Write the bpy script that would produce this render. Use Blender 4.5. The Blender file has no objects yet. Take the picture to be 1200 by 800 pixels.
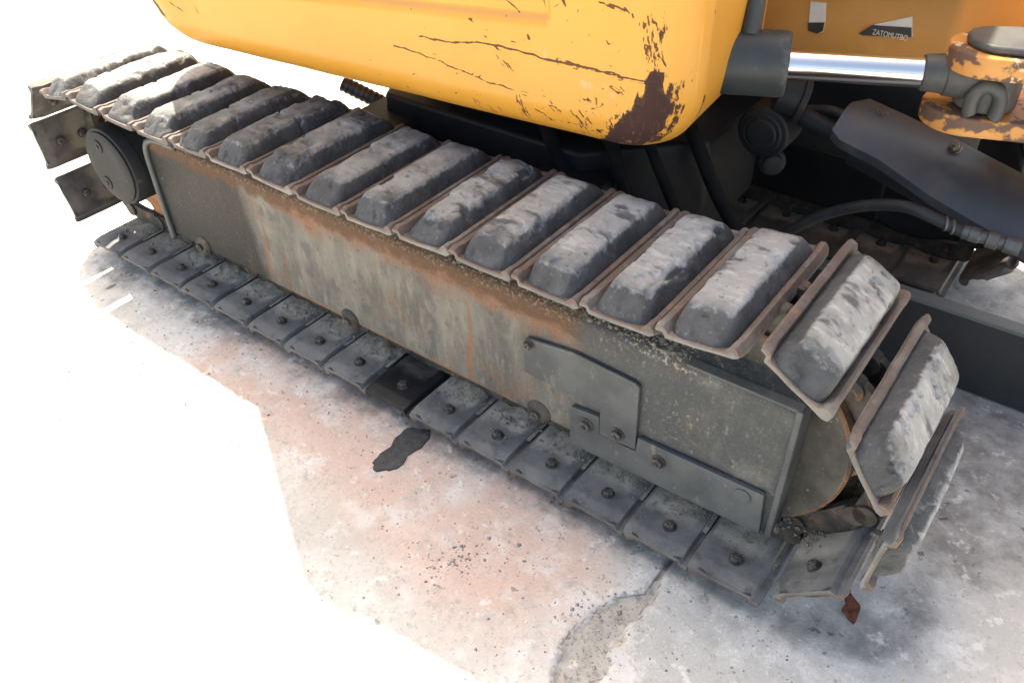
import bpy, bmesh, math, random
import numpy as np
from mathutils import Matrix, Vector
random.seed(4); rng = np.random.default_rng(4)
sc = bpy.context.scene
# ------------------------------------------------------------------ camera
F, PITCH, ROLL, YAW = 1.00375, 0.68723, -0.033482, 0.665756
CAM = np.array([2.22554, -0.91695, 1.32558])
fw = np.array([-math.cos(PITCH)*math.sin(YAW), math.cos(PITCH)*math.cos(YAW), -math.sin(PITCH)])
_r = np.cross(fw, [0, 0, 1]); _r /= np.linalg.norm(_r); _u = np.cross(_r, fw)
RT = _r*math.cos(ROLL)+_u*math.sin(ROLL); UP = -_r*math.sin(ROLL)+_u*math.cos(ROLL)
cam = bpy.data.objects.new('camera', bpy.data.cameras.new('camera'))
sc.collection.objects.link(cam); sc.camera = cam
cam.matrix_world = Matrix(((RT[0], UP[0], -fw[0], CAM[0]), (RT[1], UP[1], -fw[1], CAM[1]), (RT[2], UP[2], -fw[2], CAM[2]), (0, 0, 0, 1)))
cam.data.sensor_width = 36; cam.data.lens = F*1000*36/1200
cam.data.clip_start = .02; cam.data.clip_end = 500
# ------------------------------------------------------------------ light
SUNV = Vector((-.5, .3, 1)).normalized()
w = bpy.data.worlds.new('World'); sc.world = w; w.use_nodes = True
nt = w.node_tree; bg = nt.nodes['Background']
sky = nt.nodes.new('ShaderNodeTexSky'); sky.sky_type = 'NISHITA'; sky.sun_disc = False
sky.sun_elevation = math.asin(SUNV.z); sky.sun_rotation = math.atan2(SUNV.x, SUNV.y)
sky.air_density = 1.0; sky.dust_density = 4.5; sky.ozone_density = 1.0
nt.links.new(sky.outputs[0], bg.inputs[0]); bg.inputs[1].default_value = 0.15
sl = bpy.data.lights.new('sun', 'SUN'); sl.energy = 4.2; sl.angle = math.radians(.5); sl.color = (1, .96, .9)
so = bpy.data.objects.new('sun', sl); sc.collection.objects.link(so)
so.rotation_euler = SUNV.to_track_quat('Z', 'Y').to_euler()
sc.view_settings.view_transform = 'Standard'; sc.view_settings.look = 'None'
sc.view_settings.gamma = 1; sc.view_settings.exposure = 1.78
sc.view_settings.use_white_balance = True; sc.view_settings.white_balance_temperature = 7500; sc.view_settings.white_balance_tint = 8
try: sc.view_settings.use_curve_mapping = False
except Exception: pass

def at(px, py, ax, val):
    """the point of the plane ax = val that is seen at a photo pixel"""
    d = fw+RT*(px-600)/(1000*F)-UP*(py-400)/(1000*F); i = 'xyz'.index(ax)
    return CAM+(val-CAM[i])/d[i]*d
# ------------------------------------------------------------------ numeric noise
def _h(ix, iy, iz, s):
    v = (ix*374761393+iy*668265263+iz*1274126177+s*974711) & 0xffffffff
    v = ((v ^ (v >> 13))*1274126177) & 0xffffffff
    v = ((v ^ (v >> 16))*2246822519) & 0xffffffff
    return ((v ^ (v >> 15)) & 0xffff)/65535.0
def vnoise(P, s=0):
    P = np.asarray(P, float); i = np.floor(P).astype(np.int64); f = P-i; f = f*f*(3-2*f); r = 0
    for a in (0, 1):
        for b in (0, 1):
            for c in (0, 1):
                wt = (f[..., 0] if a else 1-f[..., 0])*(f[..., 1] if b else 1-f[..., 1])*(f[..., 2] if c else 1-f[..., 2])
                r = r+wt*_h(i[..., 0]+a, i[..., 1]+b, i[..., 2]+c, s)
    return r
def fbm(P, o=4, s=0):
    r = 0; a = .5; P = np.asarray(P, float)
    for k in range(o): r = r+a*vnoise(P*2**k, s+k*7); a *= .5
    return r/(1-.5**o)
def sst(a, b, x):
    t = np.clip((x-a)/(b-a), 0, 1); return t*t*(3-2*t)
# ------------------------------------------------------------------ materials
def mat(name, c1, c2, scale=6, rough=.7, metal=0, over=(), bump=(60, .3, .002), spread=(.35, .65), stretch=(1, 1, 1), rnd=True, spec=.5):
    m = bpy.data.materials.new(name); m.use_nodes = True; t = m.node_tree; N = t.nodes; L = t.links
    b = N['Principled BSDF']; b.inputs['Metallic'].default_value = metal
    b.inputs['Specular IOR Level'].default_value = spec
    tc = N.new('ShaderNodeTexCoord'); oi = N.new('ShaderNodeObjectInfo')
    sv = N.new('ShaderNodeVectorMath'); sv.operation = 'SCALE'; sv.inputs[0].default_value = (17, 31, 23)
    L.new(oi.outputs['Random'], sv.inputs['Scale'])
    ad = N.new('ShaderNodeVectorMath'); ad.operation = 'ADD'
    L.new(tc.outputs['Object'], ad.inputs[0])
    if rnd: L.new(sv.outputs[0], ad.inputs[1])
    co = ad.outputs[0]
    def noise(sca, st=(1, 1, 1), det=6, off=0, rg=.6):
        mp = N.new('ShaderNodeMapping'); mp.inputs['Scale'].default_value = st; mp.inputs['Location'].default_value = (off, off*1.7, off*.6)
        L.new(co, mp.inputs[0]); n = N.new('ShaderNodeTexNoise'); n.inputs['Scale'].default_value = sca
        n.inputs['Detail'].default_value = det; n.inputs['Roughness'].default_value = rg
        L.new(mp.outputs[0], n.inputs['Vector']); return n.outputs['Fac']
    def rampv(v, lo, hi):
        r = N.new('ShaderNodeMapRange'); r.interpolation_type = 'SMOOTHSTEP'; L.new(v, r.inputs[0])
        r.inputs[1].default_value = lo; r.inputs[2].default_value = hi; return r.outputs[0]
    def mixc(f, a, bb):
        x = N.new('ShaderNodeMix'); x.data_type = 'RGBA'; L.new(f, x.inputs[0])
        for s, v in ((x.inputs[6], a), (x.inputs[7], bb)):
            if isinstance(v, tuple): s.default_value = (*v, 1)
            else: L.new(v, s)
        return x.outputs[2]
    def mixf(f, a, bb):
        x = N.new('ShaderNodeMix'); L.new(f, x.inputs[0])
        for s, v in ((x.inputs[2], a), (x.inputs[3], bb)):
            if isinstance(v, (int, float)): s.default_value = v
            else: L.new(v, s)
        return x.outputs[0]
    col = mixc(rampv(noise(scale, stretch), *spread), tuple(c1), tuple(c2)); rg = rough
    for k, o in enumerate(over):
        src, lo, hi, c, r = o[:5]; strength = o[5] if len(o) > 5 else 1
        if src[0] == 'n': v = noise(src[1], src[2] if len(src) > 2 else (1, 1, 1), src[3] if len(src) > 3 else 8, 3.3*(k+1))
        else:
            a = N.new('ShaderNodeAttribute'); a.attribute_name = src[1]
            n = noise(src[2], src[4] if len(src) > 4 else (1, 1, 1), 8, 5.1*(k+1), .65)
            mm = N.new('ShaderNodeMath'); mm.operation = 'MULTIPLY_ADD'; L.new(n, mm.inputs[0])
            mm.inputs[1].default_value = src[3]; L.new(a.outputs['Fac'], mm.inputs[2]); v = mm.outputs[0]
            s2 = N.new('ShaderNodeMath'); s2.operation = 'SUBTRACT'; L.new(v, s2.inputs[0]); s2.inputs[1].default_value = src[3]*.5; v = s2.outputs[0]
        f = rampv(v, lo, hi)
        if strength != 1:
            q = N.new('ShaderNodeMath'); q.operation = 'MULTIPLY'; L.new(f, q.inputs[0]); q.inputs[1].default_value = strength; f = q.outputs[0]
        col = mixc(f, col, tuple(c)); rg = mixf(f, rg, r)
    L.new(col, b.inputs['Base Color'])
    if isinstance(rg, (int, float)): b.inputs['Roughness'].default_value = rg
    else: L.new(rg, b.inputs['Roughness'])
    if bump:
        bn = N.new('ShaderNodeBump'); bn.inputs['Strength'].default_value = bump[1]; bn.inputs['Distance'].default_value = bump[2]
        L.new(noise(bump[0], (1, 1, 1), 8, 9.1, .7), bn.inputs['Height']); L.new(bn.outputs[0], b.inputs['Normal'])
    return m
DUST = (.40, .375, .32); CHALK = (.5, .5, .5)
M = {}
M['rubber'] = mat('worn_rubber', (.038, .041, .044), (.066, .070, .073), 22, .7, over=[
    (('n', 9, (1, .5, 1)), .5, .72, (.095, .10, .105), .75, .7),
    (('a', 'wear', 14, 1.5), .25, 1.1, (.33, .33, .315), .85, .95),
    (('a', 'wear', 40, 1.5, (.6, 1.6, 1)), .95, 1.25, (.47, .465, .44), .85, .75),
    (('a', 'wear', 18, 2.6), 1.15, 1.7, (.55, .55, .54), .8, .65),
    (('a', 'rim', 80, 1.8), .8, 1.3, (.42, .43, .44), .75, .4),
    (('n', 16, (.6, 1.3, 1)), .55, .66, (.038, .044, .050), .6, .85),
    (('n', 75), .60, .70, (.035, .037, .04), .6, .65), (('n', 150), .58, .70, (.26, .25, .24), .85, .35)], bump=(110, .8, .005))
M['shoe'] = mat('track_shoe_steel', (.105, .109, .112), (.18, .182, .178), 11, .6, metal=.2, over=[
    (('a', 'outer', 14, .9), .4, .75, (.125, .095, .08), .75),
    (('a', 'outer', 22, 1.8), 1.05, 1.3, (.30, .15, .085), .85, .5),
    (('a', 'outer', 35, 2.2), 1.15, 1.6, (.30, .25, .22), .7, .6), (('a', 'outer', 70, 2.2), 1.1, 1.5, (.05, .045, .045), .8, .7),
    (('a', 'dust', 22, 1.1), .25, .8, DUST, .95, .92),
    (('a', 'dust', 90, 1.4), .8, 1.2, (.14, .115, .09), .95, .6),
    (('n', 9), .48, .72, (.24, .23, .21), .85, .65), (('n', 34), .55, .7, (.05, .052, .055), .5, .6),
    (('n', 70), .62, .72, (.26, .25, .22), .8, .5)], bump=(90, .5, .003))
M['shoe_dull'] = mat('track_shoe_brown_steel', (.050, .049, .048), (.11, .10, .092), 16, .65, metal=.2, over=[
    (('a', 'outer', 14, .9), .4, .8, (.13, .105, .095), .75, .8),
    (('n', 22), .6, .75, (.16, .115, .085), .85, .4),
    (('a', 'dust', 22, .9), .35, .8, (.24, .21, .165), .95, .8)], bump=(90, .4, .002))
M['shoe_new'] = mat('newer_black_shoe', (.010, .011, .013), (.018, .019, .022), 14, .35, over=[
    (('a', 'dust', 25, 1.1), .55, 1.0, (.075, .07, .06), .95, .8)], bump=(90, .2, .001))
M['bolt'] = mat('bolt_steel', (.045, .045, .048), (.11, .10, .09), 60, .5, metal=.4, over=[(('n', 90), .55, .7, (.24, .2, .16), .8, .6)], bump=(120, .3, .001))
M['link'] = mat('track_link_steel', (.030, .029, .027), (.080, .072, .062), 25, .7, metal=.2, over=[(('n', 40), .55, .7, (.30, .15, .075), .85, .6)], bump=(70, .6, .003))
M['rail'] = mat('worn_link_rail', (.22, .16, .12), (.34, .27, .21), 25, .6, metal=.2, bump=(70, .3, .002))
M['frame'] = mat('grimy_frame_paint', (.085, .083, .075), (.185, .178, .155), 7, .5, stretch=(1, 1, .35), over=[
    (('n', 22, (1.6, 1, .5)), .50, .68, (.25, .235, .195), .8, .5), (('n', 60, (2.5, 1, .3)), .56, .70, (.28, .265, .225), .8, .35),
    (('n', 14, (1.4, 1, .8)), .52, .66, (.075, .078, .078), .6, .75), (('n', 9), .54, .64, (.17, .105, .065), .8, .45),
    (('a', 'dark', 9, .5), .35, .8, (.015, .0155, .016), .6, .95),
    (('a', 'rust', 16, 1.3, (1.6, 1, .5)), .35, 1.0, (.22, .11, .062), .85, .85),
    (('a', 'mud', 26, 1.3), .35, .80, (.105, .062, .038), .95, .95),
    (('a', 'mud', 170, 2.2), .95, 1.35, (.27, .21, .15), .95, .85), (('a', 'mud', 130, 2.2), 1.0, 1.4, (.07, .05, .04), .95, .9),
    (('a', 'blue', 12, 1.2), .4, .9, (.048, .057, .062), .45, .85), (('a', 'blue', 14, 2.4, (1, 1, .6)), .9, 1.5, (.15, .155, .148), .7, .7), (('a', 'blue', 70, 2.6, (1.3, 1, .8)), 1.0, 1.5, (.30, .295, .27), .7, .55),
    (('a', 'fleck', 110, 2.6, (1, 1, .8)), .92, 1.35, (.42, .41, .37), .8, .8),
    (('n', 130), .64, .74, (.4, .38, .33), .8, .5), (('n', 75), .57, .66, (.06, .055, .048), .8, .5), (('n', 200), .58, .66, (.26, .245, .21), .8, .35)], bump=(70, .7, .004), rnd=False, spec=.3)
M['plate'] = mat('grey_guard_plate', (.050, .058, .063), (.080, .089, .092), 12, .5, over=[
    (('n', 30, (1.5, 1, .6)), .58, .75, (.19, .18, .15), .8, .7), (('a', 'edge', 60, 1.0), .5, 1.0, (.36, .34, .29), .85, .8),
    (('n', 120), .65, .74, (.4, .38, .34), .8, .5)], bump=(60, .25, .0015))
M['hub'] = mat('hub_grey_paint', (.010, .012, .014), (.017, .020, .022), 10, .7, spec=.3,  over=[(('n', 40), .62, .75, (.17, .16, .14), .7, .5)], bump=(60, .15, .001))
M['idler'] = mat('idler_steel', (.036, .036, .034), (.085, .082, .072), 14, .6, metal=.2, over=[
    (('n', 20), .56, .7, (.13, .085, .055), .8, .4), (('a', 'edge', 30, 1.6), .7, 1.3, (.30, .15, .07), .85), (('n', 110), .62, .72, (.38, .34, .27), .8, .6)], bump=(60, .4, .002))
M['rusty'] = mat('orange_rusty_steel', (.22, .10, .045), (.36, .17, .08), 20, .8, bump=(60, .4, .002))
M['yellow'] = mat('yellow_paint', (.57, .272, .034), (.62, .30, .044), 3, .36, over=[
    (('n', 5), .5, .8, (.66, .33, .065), .45, .6), (('n', 30), .60, .75, (.54, .26, .05), .6, .5),
    (('a', 'crease_shade_tone', 30, .6), .35, .9, (.55, .27, .08), .6, .65),
    (('a', 'rub', 45, 1.6, (1, 1, .6)), .75, 1.1, (.72, .38, .22), .5, .7),
    (('a', 'rust', 38, 2.3, (1.4, 1.4, .45)), .66, .76, (.030, .012, .012), .9, .95), (('a', 'rust', 90, 2.8), 1.35, 1.6, (.085, .034, .028), .9, .7), (('a', 'rust', 130, 3.0, (1.3, 1.3, .7)), .80, .95, (.036, .014, .012), .9, .92), (('a', 'rust', 70, 3.6, (2.2, 2.2, .3)), 1.75, 2.1, (.34, .15, .05), .6, .8),
    (('a', 'scratch', 75, 1.5), .42, .62, (.055, .020, .017), .9, .9),
    (('n', 130), .715, .74, (.16, .07, .04), .8, .8)], bump=(5, .12, .004), rnd=False, spec=.45)
M['yellow2'] = mat('faded_orange_yellow_paint', (.52, .26, .065), (.58, .30, .085), 5, .42, over=[
    (('n', 85), .69, .72, (.10, .045, .03), .8, .8), (('n', 9), .55, .8, (.50, .22, .05), .5, .6)], bump=(30, .1, .001))
M['lug'] = mat('chipped_yellow_bracket', (.52, .23, .05), (.60, .28, .075), 9, .5, over=[
    (('n', 16, (1, 1, 1.4)), .49, .55, (.075, .05, .045), .75, .9), (('n', 40), .62, .66, (.70, .5, .28), .6, .8)], bump=(60, .3, .002))
M['dark'] = mat('black_undercarriage_shaded', (.006, .008, .010), (.012, .014, .017), 8, .55, over=[(('n', 25), .6, .8, (.03, .028, .024), .9, .4)], spec=.3)  # black paint, made darker still for the deep shade under the body
M['cover'] = mat('dark_blue_grey_cover', (.030, .036, .046), (.046, .053, .064), 7, .42, over=[
    (('n', 9), .55, .75, (.105, .12, .16), .5, .5), (('n', 6), .55, .8, (.10, .09, .078), .7, .5)], bump=(40, .1, .001))
M['gland'] = mat('cylinder_gland_paint', (.020, .030, .033), (.034, .044, .047), 9, .5, over=[
    (('a', 'edge', 60, 1.6), .9, 1.4, (.13, .115, .10), .6, .7), (('n', 60), .64, .72, (.13, .13, .125), .7, .6)], bump=(50, .2, .001))
M['casting'] = mat('grey_casting', (.035, .039, .041), (.075, .077, .073), 12, .55, over=[(('n', 14), .55, .7, (.20, .16, .12), .7, .6)], bump=(60, .3, .002))
M['chrome'] = mat('chrome_rod', (.62, .61, .60), (.68, .67, .66), 5, .16, metal=1, over=[(('n', 60, (.3, 1, 1)), .6, .8, (.5, .47, .45), .3, .4)], bump=None)
M['shadow_hose'] = mat('shaded_black_hose', (.003, .004, .005), (.007, .008, .009), 20, .8, bump=None, spec=.15)  # darker copy of the hose colour, with the shade under the body painted in
M['hose'] = mat('black_hose', (.010, .012, .014), (.022, .025, .027), 30, .6, bump=(150, .3, .001))
M['fitting'] = mat('hose_fitting', (.07, .075, .08), (.12, .12, .12), 30, .45, metal=.4, bump=(80, .2, .001))
M['beam'] = mat('dark_steel_beam', (.016, .019, .022), (.024, .027, .031), 6, .6, over=[(('a', 'edge', 40, .6), .4, .9, (.10, .115, .12), .6)], bump=(50, .15, .001))
M['soil'] = mat('caked_soil', (.21, .19, .155), (.33, .305, .255), 50, .95, over=[(('n', 160), .55, .66, (.09, .075, .055), .95, .8), (('n', 90), .62, .7, (.36, .33, .28), .95, .6)], bump=(160, 1, .006))
M['pebble'] = mat('grey_grit', (.2, .18, .15), (.42, .39, .34), 60, .95)
M['leaf'] = mat('dry_leaf', (.08, .022, .014), (.22, .075, .04), 60, .7)
M['oil'] = mat('oil_stain_tar', (.030, .030, .033), (.06, .06, .062), 60, .6, over=[(('n', 160), .6, .7, (.11, .11, .105), .8, .6)], bump=(120, .6, .003))
M['white'] = mat('sticker_white', (.62, .61, .55), (.72, .71, .66), 20, .5, bump=None)
M['black'] = mat('sticker_black', (.03, .03, .032), (.05, .05, .05), 20, .5, bump=None)
M['ground'] = mat('concrete', (.49, .465, .42), (.60, .58, .535), 3, .9, over=[
    (('a', 'pink', 5, .55), .2, .7, (.60, .43, .35), .9, .9),
    (('n', 7), .48, .72, (.66, .64, .60), .9, .6),
    (('a', 'grey', 8, 1.0), .35, .95, (.43, .425, .40), .9, .85),
    (('n', 11), .50, .66, (.70, .685, .65), .9, .5), (('n', 14), .54, .68, (.40, .385, .355), .9, .4), (('n', 75), .54, .66, (.40, .37, .33), .9, .5), (('n', 170), .58, .68, (.74, .72, .68), .9, .4),
    (('a', 'dirt_tone', 16, 1.3), .4, 1.0, (.145, .14, .13), .92, .85),
    (('a', 'dirt_tone', 45, 2.8), .95, 1.3, (.055, .055, .055), .92, .8), (('a', 'dirt_tone', 22, 3.0), 1.15, 1.7, (.40, .385, .35), .92, .6),
    (('a', 'crack', 70, 1.4), .45, .8, (.38, .35, .30), .95, .7), (('a', 'crack', 120, 2.6), 1.0, 1.5, (.18, .16, .13), .95, .8),
    (('a', 'line', 60, .5), .4, .8, (.10, .09, .08), .95, .8),
    (('n', 42), .58, .70, (.34, .31, .28), .9, .5), (('n', 33), .58, .70, (.74, .72, .68), .9, .6),
    (('n', 26, (1, 1, 1), 8), .665, .69, (.19, .175, .155), .9, .7), (('n', 140), .60, .70, (.22, .20, .18), .9, .6)], bump=(90, .7, .004), rnd=False)
# ------------------------------------------------------------------ objects
def link(o, parent=None, label=None, cat=None, group=None, kind=None):
    if o.name not in sc.collection.objects: sc.collection.objects.link(o)
    if parent is not None: o.parent = parent
    if label: o['label'] = label
    if cat: o['category'] = cat
    if group: o['group'] = group
    if kind: o['kind'] = kind
    return o
def mesh_np(name, V, Q, mt=None, attrs=None, smooth=True):
    me = bpy.data.meshes.new(name); V = np.asarray(V, np.float32)
    if isinstance(Q, np.ndarray):
        me.vertices.add(len(V)); me.vertices.foreach_set('co', V.ravel())
        n = len(Q); kk = Q.shape[1]; me.loops.add(n*kk); me.loops.foreach_set('vertex_index', Q.astype(np.int32).ravel())
        me.polygons.add(n); me.polygons.foreach_set('loop_start', np.arange(0, n*kk, kk, dtype=np.int32))
        me.update(calc_edges=True); me.validate()
    else: me.from_pydata([tuple(map(float, v)) for v in V], [], Q); me.update()
    if smooth: me.polygons.foreach_set('use_smooth', [True]*len(me.polygons))
    for k, a in (attrs or {}).items():
        at_ = me.attributes.new(k, 'FLOAT', 'POINT'); at_.data.foreach_set('value', np.asarray(a, np.float32).ravel())
    if mt: me.materials.append(mt)
    return me
def gridq(a, b, wrap=False):
    i, j = np.meshgrid(np.arange(a-1), np.arange(b if wrap else b-1), indexing='ij'); j2 = (j+1) % b
    return np.stack([i*b+j, (i+1)*b+j, (i+1)*b+j2, i*b+j2], -1).reshape(-1, 4)
def bm_obj(name, bm, mt, parent=None, smooth=False, bev=0, **k):
    bmesh.ops.recalc_face_normals(bm, faces=bm.faces)
    me = bpy.data.meshes.new(name); bm.to_mesh(me); bm.free(); me.materials.append(mt)
    if smooth: me.polygons.foreach_set('use_smooth', [True]*len(me.polygons))
    o = bpy.data.objects.new(name, me)
    if bev:
        b = o.modifiers.new('bevel', 'BEVEL'); b.width = bev; b.segments = 2; b.limit_method = 'ANGLE'; b.angle_limit = math.radians(35)
        me.polygons.foreach_set('use_smooth', [True]*len(me.polygons))
        wn = o.modifiers.new('wn', 'WEIGHTED_NORMAL')
    return link(o, parent, **k)
def frame_of(axis):
    a = Vector(axis).normalized(); t = Vector((0, 0, 1)) if abs(a.z) < .9 else Vector((1, 0, 0))
    u = t.cross(a).normalized(); v = a.cross(u); return a, u, v
def rings(bm, stations, n=24, axis=None, caps=True):
    """lofted tube: stations = (centre, radius); one common axis if given, otherwise it follows the path"""
    S = [(Vector(c), r) for c, r in stations]; prev = None; first = None; u = None
    for k, (c, r) in enumerate(S):
        if axis: a, uu, vv = frame_of(axis)
        else:
            d = (S[min(k+1, len(S)-1)][0]-S[max(k-1, 0)][0]).normalized()
            uu = (frame_of(d)[1] if u is None else (u-d*u.dot(d)).normalized()); vv = d.cross(uu); u = uu
        ring = [bm.verts.new(c+(uu*math.cos(6.28318530*i/n)+vv*math.sin(6.28318530*i/n))*r) for i in range(n)]
        if prev:
            for i in range(n): bm.faces.new((prev[i], prev[(i+1) % n], ring[(i+1) % n], ring[i]))
        else: first = ring
        prev = ring
    if caps: bm.faces.new(first[::-1]); bm.faces.new(prev)
def cyl(name, p0, p1, r, mt, parent=None, n=32, bev=.002, prof=None, **k):
    """solid turned about the line p0-p1; prof = [(t, radius)...]"""
    p0 = Vector(p0); p1 = Vector(p1); bm = bmesh.new()
    rings(bm, [(p0.lerp(p1, t), rr) for t, rr in (prof or [(0, r), (1, r)])], n, axis=p1-p0)
    return bm_obj(name, bm, mt, parent, bev=bev, **k)
def tube(name, pts, r, mt, parent=None, n=12, sub=6, **k):
    P = [Vector(p) for p in pts]; out = []
    for i in range(len(P)-1):
        a, b, c, d = P[max(i-1, 0)], P[i], P[i+1], P[min(i+2, len(P)-1)]
        for s in range(sub):
            t = s/sub; out.append(.5*((2*b)+(c-a)*t+(2*a-5*b+4*c-d)*t*t+(3*b-a-3*c+d)*t**3))
    out.append(P[-1]); bm = bmesh.new(); rings(bm, [(p, r) for p in out], n)
    return bm_obj(name, bm, mt, parent, smooth=True, **k)
def prism(name, poly, mt, parent, ax, lo, hi, bev=.002, **k):
    """polygon (list of 2-D points in the two other axes) pushed through ax from lo to hi"""
    bm = bmesh.new(); i = 'xyz'.index(ax); A = []; B = []
    for p in poly:
        q = list(p); q.insert(i, lo); A.append(bm.verts.new(q)); q[i] = hi; B.append(bm.verts.new(q))
    bm.faces.new(A); bm.faces.new(B[::-1]); n = len(A)
    for j in range(n): bm.faces.new((A[j], B[j], B[(j+1) % n], A[(j+1) % n]))
    return bm_obj(name, bm, mt, parent, bev=bev, **k)
def box(name, a, b, mt, parent=None, bev=.004, **k):
    return prism(name, [(a[0], a[1]), (b[0], a[1]), (b[0], b[1]), (a[0], b[1])], mt, parent, 'z', a[2], b[2], bev, **k)
def hexbolt(name, pos, axis, r, h, mt, parent, washer=True, n=6):
    pos = Vector(pos); a, u, v = frame_of(axis); bm = bmesh.new(); t0 = random.random()
    def disc(z0, z1, r0, r1, n, ph):
        A = [bm.verts.new(pos+a*z0+(u*math.cos(ph+6.28318*i/n)+v*math.sin(ph+6.28318*i/n))*r0) for i in range(n)]
        B = [bm.verts.new(pos+a*z1+(u*math.cos(ph+6.28318*i/n)+v*math.sin(ph+6.28318*i/n))*r1) for i in range(n)]
        for i in range(n): bm.faces.new((A[i], A[(i+1) % n], B[(i+1) % n], B[i]))
        bm.faces.new(B)
    z = -.001
    if washer: disc(z, h*.22, r*1.3, r*1.25, 16, 0); z = h*.22
    disc(z, h*.85, r, r, n, t0); disc(h*.85, h, r*.97, r*.8, n, t0); disc(h, h*1.25, r*.42, r*.36, 10, 0)
    return bm_obj(name, bm, mt, parent)

G = -0.020                      # ground level
W = 0.337                       # shoe width
# ------------------------------------------------------------------ ground
def axis_steps(segs):
    out = [segs[0][0]]
    for a, b, st in segs:
        n = max(1, int(round((b-a)/st))); out += list(np.linspace(a, b, n+1)[1:])
    return np.array(out)
gx = axis_steps([(-70, -10, 15), (-10, -3, 1.5), (-3, -.4, .12), (-.4, .8, .014), (.8, 2.7, .0065), (2.7, 5, .2), (5, 12, 2), (12, 70, 15)])
gy = axis_steps([(-60, -8, 13), (-8, -1.2, .8), (-1.2, -.9, .05), (-.9, .25, .0065), (.25, 1.6, .02), (1.6, 4, .15), (4, 12, 1.5), (12, 120, 20)])
GX, GY = np.meshgrid(gx, gy, indexing='ij'); P = np.stack([GX, GY, 0*GX], -1)
def pix_g(pts): return [tuple(at(x, y, 'z', G)[:2]) for x, y in pts]
def dseg(X, Y, pl):
    """distance to a polyline and the parameter along it"""
    best = np.full(X.shape, 9.); par = np.zeros(X.shape)
    for k in range(len(pl)-1):
        (a, b), (c, d) = pl[k], pl[k+1]; L2 = (c-a)**2+(d-b)**2+1e-12
        t = np.clip(((X-a)*(c-a)+(Y-b)*(d-b))/L2, 0, 1); q = np.hypot(X-a-t*(c-a), Y-b-t*(d-b))
        par = np.where(q < best, (k+t)/(len(pl)-1), par); best = np.minimum(best, q)
    return best, par
def inpoly(X, Y, pl):
    r = np.zeros(X.shape, bool); n = len(pl)
    for k in range(n):
        (a, b), (c, d) = pl[k], pl[(k+1) % n]
        if b == d: continue
        r ^= ((b > Y) != (d > Y)) & (X < (c-a)*(Y-b)/(d-b)+a)
    return r
wob = np.stack([GX+.05*(fbm(P*9, 4, 3)-.5), GY+.05*(fbm(P*9, 4, 9)-.5)], -1)
crack = pix_g([(790, 640), (768, 672), (752, 697), (722, 722), (695, 752), (668, 790), (650, 830)])
cd, cp = dseg(wob[..., 0], wob[..., 1], crack)
cw = .004+.030*sst(.12, .7, cp)*(.4+1.2*fbm(P*30, 3, 5))
cm = 1-sst(cw*.8, cw*1.0+.004, cd)
edge = 1-sst(0, .006, np.abs(cd-cw))
pinkc = pix_g([(300, 440), (420, 470), (520, 560), (600, 640)])
pd, _ = dseg(GX, GY, pinkc)
pink = 1.1-pd/.30
gd, _ = dseg(GX, GY, pix_g([(800, 760), (1000, 770), (1190, 640), (1190, 500)]))
grey = 1.0-sst(.02, .32, gd)*.95
grey = np.where((GX > 1.2) & (GX+.6*GY < 1.78), grey*.2, grey)
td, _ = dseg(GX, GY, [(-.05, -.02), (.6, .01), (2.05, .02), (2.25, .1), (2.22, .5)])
dirt_tone = .78*(1-sst(.0, .12, td))
sd, _ = dseg(GX, GY, pix_g([(1120, 600), (1150, 560), (1180, 640), (1120, 660)])); dirt_tone = np.maximum(dirt_tone, .70*(1-sst(.01, .24, sd)))
sd, _ = dseg(GX, GY, pix_g([(505, 655), (540, 680)])); dirt_tone = np.maximum(dirt_tone, .42*(1-sst(.0, .05, sd)))
sd, _ = dseg(GX, GY, pix_g([(405, 785), (425, 770)])); dirt_tone = np.maximum(dirt_tone, .5*(1-sst(.0, .05, sd)))
sd, _ = dseg(GX, GY, pix_g([(800, 690), (850, 790), (760, 790)])); dirt_tone = np.maximum(dirt_tone, .36*(1-sst(.0, .12, sd)))
dirt_tone = np.maximum(dirt_tone, np.where(GY > .5, .62+.2*(fbm(P*3, 3, 31)-.5), 0)*sst(.35, .6, GY)*(1-sst(1.7, 2.2, GY)))  # broad darker band of ground between the tracks and beyond
ln = np.zeros(GX.shape)
for pl in ([(100, 352), (118, 340), (142, 332)], [(0, 112), (30, 112)], [(20, 150), (24, 148)], [(300, 462), (420, 440)], [(225, 372), (262, 352)]):
    q, _ = dseg(wob[..., 0], wob[..., 1], pix_g(pl)); ln = np.maximum(ln, (1.3 if pl[0][0] < 150 else .3)*(1-sst(.001, .011, q)))
near = (1-sst(2.5, 5, np.hypot(GX-1.5, GY)))
Z = G+near*(.0045*(fbm(P*6, 4, 1)-.5)+.003*(fbm(P*40, 3, 2)-.5)-.010*cm*(.3+1.4*fbm(P*70, 3, 8))+.0015*edge)
o = bpy.data.objects.new('concrete_ground', mesh_np('concrete_ground', np.stack([GX, GY, Z], -1).reshape(-1, 3), gridq(*GX.shape), M['ground'],
    dict(pink=pink, grey=grey, dirt_tone=dirt_tone, crack=cm, line=np.maximum(ln, edge*.75*(cp > .02)*(cp < .98)))))
link(o, kind='structure')
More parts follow.
